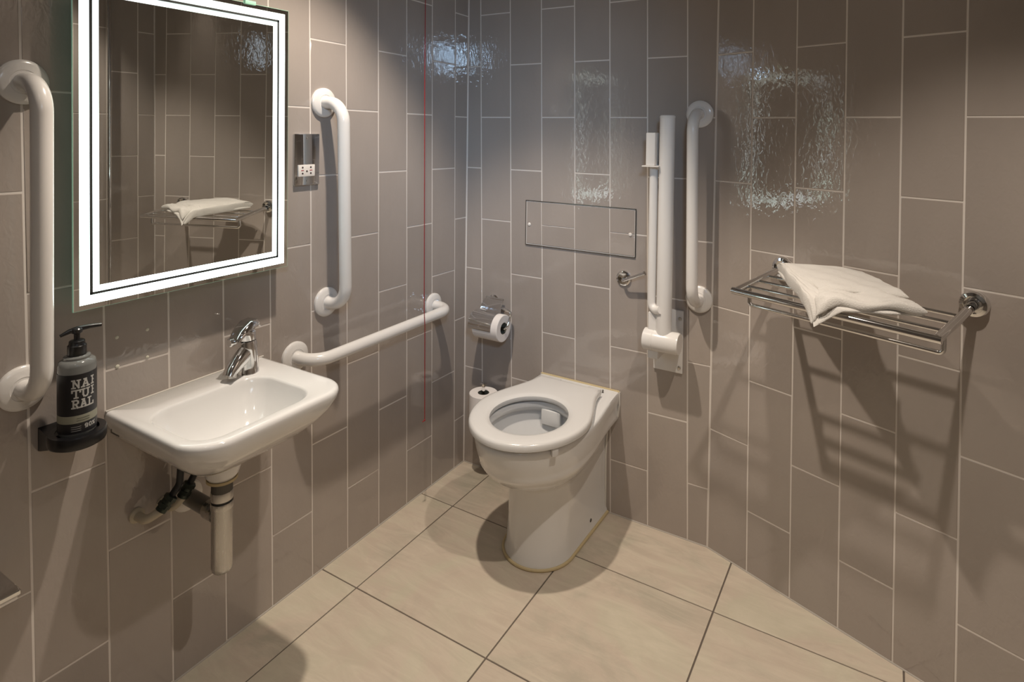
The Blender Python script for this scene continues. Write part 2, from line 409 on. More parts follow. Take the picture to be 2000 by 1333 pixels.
for hx in (-0.015, 0.014):
    bm = B(); box(bm, (-0.004+hx, -0.0112, -0.0305), (0.009, 0.0005, 0.0022)); obj('red_mark', bm, mat('red_mark', (0.35, 0.05, 0.05), 0.6), ins)
for hz in (0.061, -0.061):
    bm = B(); lathe(bm, [(0.0032, 0), (0.0030, 0.0009), (0.001, 0.0012)], (0, -0.008, hz), (0, -1, 0), 14); obj('screw', bm, chrome_m, t)

# ---------------------------------------------------------------- basin
BY = -1.095
t = wroot('wash_basin', 'L', BY, 0.0, 'small white wall-hung hand basin under the lit mirror', 'basin')
def bring(z, i, r=0.07, back=0.0, dz=0.0):
    u0, u1 = -0.192+i*0.85, 0.190-i; v1 = 0.334-i
    r = max(r-i*0.3, 0.03)
    loop = rrect(u0, u1, back, v1, (r, r*1.15, 0.002+0*i, 0.002), 9)
    return [(a, -b, z+dz*b) for a, b in loop]
def iring(z, i, r, s=0.0):
    u0, u1 = -0.164+i, 0.114-i; v0, v1 = 0.088+i*1.2, 0.302-i
    return [(a, -b, z) for a, b in rrect(u0, u1, v0, v1, (r, r, r, r), 9)]
bm = B()
rings = [bring(0.574, 0.150), bring(0.576, 0.130), bring(0.584, 0.108), bring(0.598, 0.084), bring(0.618, 0.057), bring(0.642, 0.030), bring(0.667, 0.011), bring(0.687, 0.002), bring(0.698, 0.0),
         bring(0.704, 0.0015), bring(0.7075, 0.005), bring(0.7082, 0.011),
         iring(0.7078, -0.0045, 0.060), iring(0.7066, -0.0015, 0.058), iring(0.7030, 0.0008, 0.057), iring(0.694, 0.003, 0.055), iring(0.675, 0.010, 0.052), iring(0.640, 0.024, 0.050), iring(0.612, 0.046, 0.042), iring(0.603, 0.066, 0.028), iring(0.600, 0.080, 0.012)]
loft(bm, rings, cap0=True, cap1=True)
obj('bowl', bm, porc_m, t, 60)
bm = B(); lathe(bm, [(0.030, 0.0), (0.036, 0.010), (0.044, 0.034), (0.056, 0.06)], (-0.015, -0.140, 0.524), (0, 0, 1), 32); obj('drain_boss', bm, porc_m, t, 60)
bm = B(); lathe(bm, [(0.021, 0), (0.021, 0.002), (0.015, 0.003), (0.013, 0.001)], (-0.02, -0.195, 0.6005), (0, 0, 1), 28); obj('drain_ring', bm, chrome_m, t)
bm = B(); lathe(bm, [(0.033, 0.0), (0.033, 0.006)], (-0.015, -0.140, 0.519), (0, 0, 1), 32); obj('sealant_ring', bm, caulk_m, t)
bm = B(); box(bm, (0.0, -0.0015, 0.709), (0.382, 0.004, 0.004), 0.001); obj('wall_sealant', bm, wcaulk_m, t)
bm = B(); box(bm, (-0.1922, -0.045, 0.672), (0.0006, 0.030, 0.0030)); box(bm, (-0.1922, -0.028, 0.675), (0.0006, 0.004, 0.008)); obj('maker_mark', bm, dark_m, t, 0)

# tap
tx, ty = 0.060, -0.989
t = wroot('basin_tap', 'L', ty, 0.706, 'chrome single lever mixer tap on the right rear corner of the basin', 'tap')
def at_L(x, y, z): return Vector((y-ty, -x, z-0.706))
def ellr(c, ax, bx, ra, rb, n=28): return [Vector(c)+ax*ra*math.cos(2*PI*k/n)+bx*rb*math.sin(2*PI*k/n) for k in range(n)]
sd = Vector((-0.965, -0.26, 0)).normalized()      # spout direction (towards the bowl)
sp = Vector((-sd.y, sd.x, 0)); up = Vector((0, 0, 1)); o = Vector((0, -tx, 0))
bm = B(); loft(bm, [ellr(o+up*h+sd*dd, sd, sp, ra, rb) for h, dd, ra, rb in ((0, 0, .0265, .0245), (.004, 0, .0265, .0245), (.006, 0, .0255, .0235), (.035, .001, .0245, .0225), (.060, .003, .0240, .022), (.078, .004, .0235, .0215), (.084, .004, .0215, .020))], cap0=True, cap1=True)
obj('body', bm, chrome_m, t, 60)
bm = B(); loft(bm, [ellr(o+sd*a+up*h, sp, (up*math.cos(tl)+sd*math.sin(tl)), ra, rb) for a, h, ra, rb, tl in ((0.0, .058, .0195, .026, .15), (.020, .050, .019, .0245, .3), (.042, .037, .0175, .0195, .5), (.060, .025, .0165, .0145, .7), (.069, .017, .0155, .010, 1.0))], cap0=True, cap1=True)
sp_o = obj('spout', bm, chrome_m, t, 60)
bm = B(); lathe(bm, [(0.0125, 0), (0.0125, 0.008), (0.010, 0.0085)], o+sd*0.058+up*0.018, (sd*0.15-up), 24); obj('aerator', bm, worn_m, sp_o)
bm = B(); loft(bm, [ellr(o+up*h+sd*dd, sd, sp, ra, rb) for h, dd, ra, rb in ((.086, .004, .0205, .0195), (.100, .005, .0215, .020), (.108, .006, .021, .0195), (.112, .006, .016, .015))], cap0=True, cap1=True)
obj('cartridge_cap', bm, chrome_m, t, 60)
bm = B()
def lev(a, h, wv, th): return [o+sd*a+up*(h+yy*th)+sp*wv*xx for xx, yy in ((-1, 0), (-.9, .6), (-.6, 1), (.6, 1), (.9, .6), (1, 0), (.8, -.4), (-.8, -.4))]
loft(bm, [lev(-.026, .112, .015, .008), lev(-.014, .120, .021, .014), lev(.010, .119, .023, .015), lev(.034, .106, .021, .012), lev(.052, .093, .016, .008)], cap0=True, cap1=True)
obj('lever', bm, chrome_m, t, 50)
ld_ = Vector((-0.97, -0.15, 0.02)).normalized()
bm = B(); tube(bm, [o+up*.093+ld_*0.012, o+up*.092+ld_*0.045], 0.006, 16); lathe(bm, [(0.0095, 0), (0.0105, 0.003), (0.0105, 0.014), (0.008, 0.016)], o+up*.092+ld_*0.043, ld_, 20)
obj('side_knob', bm, chrome_m, t)

# bottle trap, waste arm, supply pipes
t = wroot('bottle_trap', 'L', -1.110, 0.306, 'worn chrome bottle trap hanging beneath the basin', 'trap')
cc = (0, -0.140, 0)
bm = B(); lathe(bm, [(0.004, 0.002), (0.017, 0.0), (0.0210, 0.005), (0.0228, 0.013), (0.0228, 0.152)], cc, (0, 0, 1), 36); obj('cup', bm, worn_m, t, 40)
bm = B(); lathe(bm, [(0.0238, 0.148), (0.0245, 0.151), (0.0245, 0.160), (0.0238, 0.163)], cc, (0, 0, 1), 36); obj('collar', bm, worn_m, t)
bm = B(); lathe(bm, [(0.0222, 0.162), (0.0222, 0.170)], cc, (0, 0, 1), 36); obj('rubber_seal', bm, black_m, t)
bm = B(); lathe(bm, [(0.0232, 0.168), (0.0240, 0.171), (0.0240, 0.184), (0.0232, 0.188)], cc, (0, 0, 1), 36); obj('collar', bm, worn_m, t)
bm = B(); lathe(bm, [(0.0228, 0.186), (0.0228, 0.2125)], cc, (0, 0, 1), 36); obj('tailpiece', bm, dark_m, t)
bm = B(); tube(bm, [(0, -0.125, 0.128), (0, -0.004, 0.130)], 0.0185, 24); obj('waste_arm', bm, mat('dull_steel', (.24, .24, .235), .3, .9), t)
bm = B(); tube(bm, [(0, -0.122, 0.128), (0, -0.090, 0.1285)], 0.0215, 24); obj('arm_nut', bm, worn_m, t)
bm = B(); lathe(bm, [(0.018, 0.012), (0.033, 0.010), (0.036, 0.004), (0.036, -0.001)], (0, 0, 0.130), (0, -1, 0), 32, cap=False); obj('wall_rose', bm, white_pl, t)
def supply(label, y0, z0, dy, first, dz=0.0):
    t = wroot('supply_pipe', 'L', y0, z0, label, 'pipe', 'supply pipes under the basin')
    bm = B(); lathe(bm, [(0.016, 0), (0.016, 0.005), (0.011, 0.009)], (0, 0, 0), (0, -1, 0), 24); obj('wall_collar', bm, cream_m, t)
    bm = B(); tube(bm, fillet([(0, -0.004, 0), (0, -0.040, 0), (dy*0.45, -0.050, 0.012+dz)], 0.02, 6), 0.0095, 16); obj('pipe', bm, cream_m, t)
    bm = B(); tube(bm, [(dy*0.42, -0.050, 0.012+dz), (dy*0.72, -0.056, 0.035+dz)], 0.0125, 16)
    lathe(bm, [(0.011, 0), (0.0145, 0.002), (0.0145, 0.010), (0.011, 0.012)], (dy*0.48, -0.051, 0.017+dz), (dy*0.3, -0.006, 0.023), 6)
    lathe(bm, [(0.011, 0), (0.0145, 0.002), (0.0145, 0.010), (0.011, 0.012)], (dy*0.66, -0.055, 0.030+dz), (dy*0.3, -0.006, 0.023), 6); obj('isolation_valve', bm, green_m, t)
    bm = B(); tube(bm, fillet([(dy*0.72, -0.056, 0.035+dz), (dy, -0.062, 0.060+dz), (dy, -0.066, 0.100+dz)], 0.025, 6), 0.0075, 14); obj('flexible_hose', bm, blackmat, t)
supply('pale plastic supply pipe with tarnished valve, nearer the soap bottle, under the basin', -1.224, 0.450, 0.062, True)
supply('pale plastic supply pipe with dark valve closest to the bottle trap', -1.166, 0.447, 0.040, False, 0.01)

# ---------------------------------------------------------------- soap bottle and bracket
SX, SY = 0.066, -1.366
t = wroot('soap_bracket', 'L', SY, 0.690, 'black round wall bracket holding the soap bottle', 'bracket')
bm = B(); lathe(bm, [(0.040, 0.006), (0.047, 0.010), (0.0485, 0.014), (0.0485, 0.030), (0.047, 0.033), (0.036, 0.033), (0.035, 0.026)], (0, -SX, 0), (0, 0, 1), 48); obj('cup', bm, black_m, t, 40)
bm = B(); loft(bm, [[(-0.040, 0, -0.012), (0.034, 0, -0.012), (0.034, 0, 0.034), (-0.040, 0, 0.034)], [(-0.040, -0.010, -0.010), (0.034, -0.010, -0.010), (0.034, -0.010, 0.033), (-0.040, -0.010, 0.033)],
                   [(-0.044, -0.060, 0.008), (0.044, -0.060, 0.008), (0.044, -0.060, 0.031), (-0.044, -0.060, 0.031)]], cap0=True, cap1=True)
obj('wall_arm', bm, black_m, t, 30)
t = wroot('soap_bottle', 'L', SY, 0.7165, 'clear pump bottle with black label reading natural, in black bracket', 'soap bottle')
c0 = (0, -SX, 0); BR = 0.0315
bm = B(); lathe(bm, [(0.002, 0.001), (0.028, 0.0), (BR-0.0006, 0.004), (BR, 0.008), (BR, 0.138), (BR-0.0015, 0.144), (BR-0.006, 0.1475), (0.0225, 0.149), (0.0225, 0.153), (0.0165, 0.154), (0.0150, 0.156)], c0, (0, 0, 1), 48); obj('bottle', bm, bottle_m, t, 50)
def cyl_band(z0, z1, r, m, name, parent):
    bm = B(); lathe(bm, [(r, z0), (r, z1)], c0, (0, 0, 1), 64, cap=False); return obj(name, bm, m, parent, 60)
lab = cyl_band(0.045, 0.125, BR+0.0006, label_m, 'label', t)
cyl_band(0.030, 0.045, BR+0.0006, band_m, 'label_band', t)
low = cyl_band(0.010, 0.030, BR+0.0006, label_m, 'lower_label', t)
bm = B(); lathe(bm, [(0.0150, 0.153), (0.0158, 0.155), (0.0158, 0.174), (0.0135, 0.1765), (0.0130, 0.1825), (0.0110, 0.184), (0.0062, 0.185)], c0, (0, 0, 1), 36)
pm = obj('pump_collar', bm, black_m, t, 40)
for k in range(24):
    pass
bm = B(); lathe(bm, [(0.0052, 0.184), (0.0052, 0.196), (0.009, 0.199), (0.010, 0.206), (0.008, 0.208)], c0, (0, 0, 1), 24); obj('pump_stem', bm, black_m, t)
nd = Vector((0.80, -0.20, 0.0)).normalized()
bm = B(); tube(bm, [Vector(c0)+Vector((0, 0, 0.197))-nd*0.027, Vector(c0)+Vector((0, 0, 0.203))-nd*0.012, Vector(c0)+Vector((0, 0, 0.2055)), Vector(c0)+nd*0.022+Vector((0, 0, 0.2065)), Vector(c0)+nd*0.040+Vector((0, 0, 0.2055))], [0.0028, 0.0045, 0.0052, 0.0042, 0.0036], 14); obj('nozzle', bm, black_m, t)
# slab lettering wrapped on the label, built from strokes (cell 1 wide, 1.25 high)
GL = {'N': [((.18, 0), (.18, 1)), ((.18, 1), (.82, 0)), ((.82, 0), (.82, 1)), ((0, 0), (.38, 0)), ((0, 1), (.3, 1)), ((.66, 1), (1, 1))],
      'A': [((.15, 0), (.48, 1)), ((.85, 0), (.52, 1)), ((.28, .34), (.72, .34)), ((0, 0), (.34, 0)), ((.66, 0), (1, 0)), ((.3, 1), (.58, 1))],
      'T': [((.5, 0), (.5, 1)), ((0, 1), (1, 1)), ((0, 1), (0, .74)), ((1, 1), (1, .74)), ((.3, 0), (.7, 0))],
      'U': [((.18, 1), (.18, .3)), ((.18, .3), (.3, .05)), ((.3, .05), (.5, 0)), ((.5, 0), (.7, .05)), ((.7, .05), (.82, .3)), ((.82, .3), (.82, 1)), ((0, 1), (.36, 1)), ((.64, 1), (1, 1))],
      'R': [((.2, 0), (.2, 1)), ((.05, 1), (.65, 1)), ((.65, 1), (.85, .86)), ((.85, .86), (.85, .64)), ((.85, .64), (.65, .5)), ((.65, .5), (.2, .5)), ((.5, .5), (.82, 0)), ((0, 0), (.4, 0)), ((.72, 0), (1, 0))],
      'L': [((.25, 0), (.25, 1)), ((.05, 1), (.5, 1)), ((0, 0), (.95, 0)), ((.95, 0), (.95, .3))],
      'I': [((.5, 0), (.5, 1)), ((.25, 1), (.75, 1)), ((.25, 0), (.75, 0)), ((.5, .5), (.7, .5))],
      '9': [((.8, 0), (.8, .8)), ((.8, .8), (.65, 1)), ((.65, 1), (.3, 1)), ((.3, 1), (.15, .8)), ((.15, .8), (.15, .6)), ((.15, .6), (.3, .45)), ((.3, .45), (.8, .45)), ((.8, 0), (.25, 0))],
      '0': [((.15, .2), (.15, .8)), ((.15, .8), (.35, 1)), ((.35, 1), (.65, 1)), ((.65, 1), (.85, .8)), ((.85, .8), (.85, .2)), ((.85, .2), (.65, 0)), ((.65, 0), (.35, 0)), ((.35, 0), (.15, .2))],
      '%': [((.1, 0), (.9, 1)), ((.1, .75), (.1, .95)), ((.1, .95), (.35, .95)), ((.35, .95), (.35, .75)), ((.35, .75), (.1, .75)), ((.65, .05), (.9, .05)), ((.9, .05), (.9, .25)), ((.9, .25), (.65, .25)), ((.65, .25), (.65, .05))],
      '-': [((0, .5), (1, .5))]}
A0 = math.radians(-23+14)      # world direction in which the lettering faces
def cyl_pt(s, z, r=BR+0.0010):
    a = A0+s/BR; wx, wy = math.cos(a)*r, math.sin(a)*r      # world offsets; local = (wy, -wx)
    return Vector((wy, -SX-wx, z))
def write(text, s0, z0, wdt, hgt, th, gap, name, parent, m=print_m):
    bm = B(); s = s0
    for ch in text:
        if ch != ' ':
            for (x0, y0), (x1, y1) in GL[ch]:
                a = Vector((s+x0*wdt, z0+y0*hgt)); b = Vector((s+x1*wdt, z0+y1*hgt)); d = (b-a)
                d = d.normalized() if d.length else Vector((1, 0)); n_ = Vector((-d.y, d.x))*th/2; e = d*th/2
                k = max(2, int((b-a).length/0.0015)); prev = None
                for q in range(k+1):
                    p = (a-e).lerp(b+e, q/k); u_, v_ = p+n_, p-n_
                    cur = [bm.verts.new(cyl_pt(u_.x, u_.y)), bm.verts.new(cyl_pt(v_.x, v_.y))]
                    if prev: bm.faces.new((prev[0], prev[1], cur[1], cur[0]))
                    prev = cur
        s += wdt+gap
    obj(name, bm, m, parent, 0)
LW = 0.0125
write('NA', -0.0155, 0.0995, LW, 0.0145, 0.0028, 0.0025, 'lettering', lab); write('I', 0.0145, 0.1005, 0.008, 0.0145, 0.0026, 0, 'lettering', lab)
write('TU', -0.0155, 0.0800, LW, 0.0145, 0.0028, 0.0025, 'lettering', lab); write('I', 0.0145, 0.0810, 0.008, 0.0145, 0.0026, 0, 'lettering', lab)
write('RAL', -0.0155, 0.0605, LW*0.86, 0.0145, 0.0028, 0.0018, 'lettering', lab)
write('90%', 0.004, 0.0185, 0.0058, 0.0068, 0.0017, 0.0012, 'lettering', low)
for zz in (0.0235, 0.0195, 0.0155): write('-', -0.017, zz-0.003, 0.015, 0.006, 0.0007, 0, 'small_print', low)
for zz in (0.0390, 0.0345): write('-', -0.008, zz-0.003, 0.020, 0.006, 0.0012, 0, 'small_print', t, mat('dark_print', (0.1, 0.1, 0.08), 0.6))

# chrome holder at the lower left edge of the view
t = wroot('paper_holder', 'L', -1.50, 0.45, 'chrome covered paper holder low at the left edge', 'paper holder')
bm = B(); box(bm, (-0.055, -0.052, 0.029), (0.170, 0.104, 0.010), 0.004, 3); obj('cover', bm, chrome_m, t, 30)
bm = B(); box(bm, (-0.055, -0.050, 0.0195), (0.162, 0.100, 0.008), 0.003, 2); obj('white_underside', bm, white_pl, t, 30)
bm = B(); lathe(bm, [(0.018, 0), (0.050, 0.0), (0.050, 0.080), (0.018, 0.080)], (-0.135, -0.058, -0.040), (1, 0, 0), 40); obj('roll', bm, paper_m, t)
bm = B(); box(bm, (-0.09, -0.006, -0.02), (0.08, 0.012, 0.09), 0.003); obj('back_plate', bm, chrome_m, t)

# ---------------------------------------------------------------- toilet
TX = 0.506
t = empty('toilet', (TX, 0, 0), 0, 'white back to wall toilet pan with open seat in the corner', 'toilet')
NS = 10; NE = 16
def D(z, wr, wf, ys, yf, y0=0.0, zr=0.0):
    half = []
    for k in range(NS):
        f = k/NS; sm = f*f*(3-2*f); yy = y0+(ys-y0)*f
        half.append((wr+(wf-wr)*sm, yy))
    for k in range(NE+1):
        a = PI/2*k/NE; half.append((wf*math.cos(a), ys+(yf-ys)*math.sin(a)))
    full = half+[(-x, y) for x, y in half[-2::-1]]
    return [Vector((x, y-0.0005, z+zr*max(0, 1+y/0.5))) for x, y in full]
bm = B()
rings = [D(0.0, .116, .114, -.27, -.388), D(0.012, .113, .111, -.27, -.386), D(0.03, .107, .106, -.27, -.380), D(0.12, .104, .103, -.265, -.374), D(0.225, .104, .103, -.265, -.372),
         D(0.238, .105, .106, -.265, -.380, zr=.015), D(0.247, .106, .116, -.265, -.402, zr=.03), D(0.262, .108, .132, -.268, -.430, zr=.032), D(0.288, .113, .150, -.275, -.470, zr=.018), D(0.303, .124, .158, -.28, -.488, zr=.010), D(0.318, .139, .164, -.28, -.501, zr=.004),
         D(0.333, .147, .168, -.28, -.512), D(0.339, .150, .167, -.28, -.513), D(0.352, .1495, .170, -.28, -.517), D(0.368, .1475, .173, -.28, -.525), D(0.385, .149, .175, -.28, -.531),
         D(0.410, .153, .177, -.28, -.538), D(0.424, .153, .178, -.28, -.540), D(0.4295, .151, .175, -.28, -.537), D(0.431, .146, .170, -.28, -.531)]
SRC = rings[-1]; nn = len(SRC)
def E(z, a, b, yc, dz=0):
    # ellipse loop matching D's ordering, starting at the rear right
    out = []
    an = []
    for p in SRC:
        q = math.atan2((p.y+.345)/0.20, p.x/0.16)
        if an:
            while q > an[-1]+1e-6: q -= 2*PI
        an.append(q)
    span = an[0]-an[-1]; k = 2*PI*(nn-1)/nn/span; mid = (an[0]+an[-1])/2
    for q in an:
        ang = mid+(q-mid)*k; out.append(Vector((a*math.cos(ang), yc+b*math.sin(ang), z)))
    return out
rings += [E(.4315, .128, .150, -.345), E(.430, .121, .142, -.345), E(.420, .118, .138, -.345), E(.408, .120, .140, -.345), E(.400, .132, .152, -.345), E(.385, .134, .155, -.345), E(.36, .124, .145, -.34), E(.31, .100, .118, -.33), E(.26, .072, .085, -.31), E(.225, .05, .055, -.29), E(.18, .04, .04, -.28)]
loft(bm, rings, cap0=True, cap1=True); pan = obj('pan', bm, porc_m, t, 50)
bm = B(); lathe(bm, [(0.001, 0), (0.085, 0.0)], (0, -.315, .262), (0, 0, 1), 32); obj('water', bm, water_m, t)
bm = B(); box(bm, (0.0, -0.205, 0.385), (0.07, 0.018, 0.05), 0.004); obj('flush_spreader', bm, porc_m, t)
# seat
def SR(z, d, din=None):
    half = []
    y0, ys, yf = -.076-d, -.33, -.549+d
    return D(z+.005, .118-d, .184-d, ys, yf, y0)
def SI(z, g): return [Vector((p.x, p.y, z+.005)) for p in E(z, .1165-g, .130-g, -.350)]
bm = B(); R_ = [SR(.434, .004), SR(.4335, .0005), SR(.438, 0), SR(.447, .0004), SR(.452, .003), SR(.4545, .008), SR(.4552, .016), SI(.4552, -.018), SI(.4535, -.008), SI(.449, -.001), SI(.440, 0), SI(.434, -.003), SR(.434, .004)]
loft(bm, R_); seat = obj('seat', bm, seat_m, t, 50)
for ang in (-34,):
    a = math.radians(ang); px, py = .172*math.cos(a), -.33+.215*math.sin(a)
    bm = B(); box(bm, (px, py, .425), (.020, .012, .026), .003, 2, Matrix.Rotation(0, 3, 'Z')); 
    for q in bm.verts: q.co = Vector((px, py, .425))+Matrix.Rotation(a+PI/2, 3, 'Z') @ (q.co-Vector((px, py, .425)))
    obj('seat_stop', bm, seat_m, seat)
for x in (-.075, .080):
    bm = B(); box(bm, (x, -.056, .438), (.05, .030, .014), .005, 3); obj('hinge', bm, seat_m, t)
bm = B(); box(bm, (0.108, -0.040, 0.436), (0.004, 0.004, 0.012), 0.001); obj('hinge_pin', bm, dark_m, t)
bm = B(); lathe(bm, [(0.006, 0), (0.005, 0.0015), (0.001, 0.002)], (0.107, -0.12, 0.034), (1, 0, 0), 14); obj('fixing_screw', bm, dark_m, t)
bm = B(); pts = [Vector((p.x*1.01, p.y-0.002, 0.004)) for p in D(0.0, .116, .114, -.27, -.388)]; tube(bm, pts, 0.0048, 8); obj('base_sealant', bm, caulk_m, t)
bm = B(); tube(bm, [(-.153, -0.003, .431), (.153, -0.003, .431)], 0.004, 8); obj('top_sealant', bm, caulk_m, t)
for s_ in (-1, 1):
    bm = B(); tube(bm, fillet([(s_*.153, -.003, .431), (s_*.154, -.003, .385), (s_*.148, -.003, .342), (s_*.112, -.003, .315), (s_*.106, -.003, .20), (s_*.108, -.003, .0)], .02, 5), 0.004, 8); obj('side_sealant', bm, wcaulk_m, t)

# ---------------------------------------------------------------- toilet paper holder
t = wroot('toilet_roll_holder', 'B', 0.165, 0.590, 'chrome covered toilet roll holder by the corner', 'roll holder')
bm = B(); lathe(bm, [(0.024, -0.001), (0.024, 0.004), (0.021, 0.008), (0.012, 0.010), (0.010, 0.012)], (-0.028, 0, 0.075), (0, -1, 0), 32); obj('wall_flange', bm, chrome_m, t)
bm = B(); tube(bm, fillet([(-0.028, -0.004, 0.075), (-0.028, -0.030, 0.072), (0.072, -0.034, 0.055), (0.072, -0.065, 0.0), (-0.05, -0.065, 0.0)], 0.014, 5), 0.0052, 14); obj('arm', bm, chrome_m, t)
def cover(bm, u0, u1, roll_r=0.0515, yc=-0.065, a1=-5):
    sec = [(-0.016, 0.092), (-0.034, 0.078)]
    for k in range(13):
        a = math.radians(112-(112-a1)*k/12); sec.append((yc-roll_r*math.cos(a), roll_r*math.sin(a)))
    m = len(sec); rings = []
    for j, f in enumerate((0, .5, 1)):
        r = []
        for i, (y, z) in enumerate(sec):
            k = min(1, i/3); uu = (u0*(1-.22*(1-k)))*(1-f)+(u1*(1-.22*(1-k)))*f; r.append((uu, y, z))
        rings.append(r+[(p[0], p[1]+0.0012, p[2]-0.0012) for p in r[::-1]])
    loft(bm, rings, cap0=True, cap1=True)
bm = B(); cover(bm, -0.068, 0.034); obj('cover_flap', bm, chrome_m, t, 60)
bm = B(); tube(bm, [(-0.052, -0.018, 0.090), (0.026, -0.018, 0.090)], 0.004, 12); obj('hinge_rod', bm, chrome_m, t)
t = wroot('toilet_roll', 'B', 0.165, 0.590, 'white toilet roll hanging in the chrome covered holder', 'toilet roll', 'toilet rolls by the corner')
def roll(bm, r, ri, h, o_, ax):
    lathe(bm, [(ri, 0.001), (r-0.002, 0.0), (r, 0.002), (r, h-0.002), (r-0.002, h), (ri, h-0.001), (ri, 0.001)], o_, ax, 48, cap=False)
bm = B(); roll(bm, 0.0495, 0.0215, 0.112, (-0.052, -0.065, 0), (1, 0, 0)); obj('paper', bm, paper_m, t, 40)
bm = B(); lathe(bm, [(0.0216, 0.0), (0.0216, 0.110), (0.0206, 0.110), (0.0206, 0)], (-0.051, -0.065, 0), (1, 0, 0), 32, cap=False); obj('cardboard_core', bm, core_m, t, 40)
# spare roll
t = wroot('spare_roll_holder', 'B', 0.141, 0.22, 'chrome upright spare roll holder on the wall beside the toilet', 'roll holder')
bm = B(); lathe(bm, [(0.022, -0.001), (0.022, 0.004), (0.018, 0.008), (0.008, 0.010)], (0, 0, 0.005), (0, -1, 0), 28); obj('wall_flange', bm, chrome_m, t)
bm = B(); tube(bm, fillet([(0, -0.004, 0.005), (0, -0.070, 0.005), (0, -0.070, 0.142)], 0.012, 6), 0.0055, 16); obj('rod', bm, chrome_m, t)
bm = B(); lathe(bm, [(0.006, 0), (0.012, 0.003), (0.0125, 0.009), (0.008, 0.012)], (0, -0.070, 0.140), (0, 0, 1), 24); obj('knob', bm, chrome_m, t)
t = wroot('toilet_roll', 'B', 0.141, 0.232, 'white spare toilet roll standing upright behind the toilet seat', 'toilet roll', 'toilet rolls by the corner')
bm = B(); roll(bm, 0.0535, 0.0215, 0.103, (0, -0.070, 0), (0, 0, 1)); obj('paper', bm, paper_m, t, 40)
bm = B(); lathe(bm, [(0.0216, 0.001), (0.0216, 0.102), (0.0206, 0.102), (0.0206, 0.001)], (0, -0.070, 0), (0, 0, 1), 32, cap=False); obj('cardboard_core', bm, core_m, t, 40)

# ---------------------------------------------------------------- access panel
t = empty('access_panel', (0, 0, 0), 0, 'tiled rectangular access panel above the toilet with two white screw caps', 'access panel')
AX0, AX1, AZ0, AZ1 = 0.277, 0.7065, 0.900, 1.0625
bm = B(); box(bm, ((AX0+AX1)/2, -0.0005, (AZ0+AZ1)/2), (AX1-AX0, 0.003, AZ1-AZ0)); obj('backing', bm, grout_m, t, 0)
wall_tiles('B', None, (AX0+0.002, AX1-0.002, AZ0+0.002, AZ1-0.002), t)
edge_m = mat('dark_chrome_edge', (0.20, 0.20, 0.19), 0.25, 1.0)
bm = B()
e = 0.0016
for (x0, z0, x1, z1) in ((AX0-e, AZ0-e, AX1+e, AZ0+e*.3), (AX0-e, AZ1-e*.3, AX1+e, AZ1+e), (AX0-e, AZ0, AX0+e*.3, AZ1), (AX1-e*.3, AZ0, AX1+e, AZ1)):
    box(bm, ((x0+x1)/2, -0.0022, (z0+z1)/2), (x1-x0, 0.0050, z1-z0))
obj('edge_trim', bm, edge_m, t, 0)
for x, z in ((0.292, 0.975), (0.689, 0.976)):
    bm = B(); lathe(bm, [(0.0062, 0.001), (0.0062, 0.005), (0.0045, 0.0066), (0.001, 0.007)], (x, 0, z), (0, -1, 0), 20); obj('screw_cap', bm, white_pl, t)

# ---------------------------------------------------------------- coat hook
t = wroot('coat_hook', 'B', 0.668, 0.825, 'small round chrome robe hook below the access panel', 'hook')
bm = B(); lathe(bm, [(0.0265, -0.001), (0.0265, 0.004), (0.025, 0.007), (0.021, 0.009), (0.020, 0.0075), (0.008, 0.0085)], (0, 0, 0), (0, -1, 0), 36); obj('rose', bm, chrome_m, t)
bm = B(); tube(bm, fillet([(0, -0.005, -0.004), (0.004, -0.030, -0.004), (0.088, -0.046, 0.036)], 0.02, 6), 0.0052, 14); lathe(bm, [(0.0052, 0), (0.0072, 0.002), (0.0072, 0.005), (0.004, 0.007)], (0.086, -0.0455, 0.035), (0.084, -0.016, 0.04), 16); obj('peg', bm, chrome_m, t)

# ---------------------------------------------------------------- folded-up support arm
t = wroot('drop_down_rail', 'B', 0.828, 0.62, 'white drop-down support arm folded upright on the wall right of the toilet', 'support rail')
bm = B(); box(bm, (0.0, -0.004, 0.024), (0.098, 0.008, 0.205), 0.002); obj('wall_plate', bm, white_m, t)
for zz in (0.10, -0.06):
    for xx in (0.038,):
        bm = B(); lathe(bm, [(0.006, 0), (0.005, 0.003), (0.001, 0.0035)], (xx, -0.008, zz), (0, -1, 0), 14); obj('bolt', bm, worn_m, t)
bm = B(); box(bm, (-0.026, -0.042, 0.055), (0.036, 0.082, 0.150), 0.006, 3); obj('bracket', bm, white_m, t)
bm = B(); lathe(bm, [(0.030, 0.0), (0.0345, 0.003), (0.0345, 0.0315), (0.0335, 0.0325), (0.0335, 0.0335), (0.0345, 0.0345), (0.0345, 0.110), (0.032, 0.116)], (-0.058, -0.074, 0.040), (1, 0, 0), 44); obj('hinge_barrel', bm, white_m, t, 40)
AXM = 0.834-0.828; AO = 0.074
bm = B(); tube(bm, [(AXM, -AO, 0.05), (AXM, -AO, 0.700), (AXM, -AO, 0.752)], 0.0242, 32); lathe(bm, [(0.0242, 0), (0.0247, 0.001), (0.0247, 0.007), (0.022, 0.0095)], (AXM, -AO, 0.748), (0, 0, 1), 32); obj('main_arm', bm, white_m, t, 40)
LX = 0.789-0.828+0.003
bm = B(); tube(bm, fillet([(LX, -AO, 0.600), (LX, -AO, 0.130), (AXM-0.004, -AO-0.020, 0.145)], 0.022, 8), 0.0135, 24); obj('lower_strut', bm, white_m, t, 50)
bm = B(); tube(bm, [(LX, -AO, 0.592), (AXM, -AO, 0.592)], 0.008, 16); obj('cross_link', bm, white_m, t)
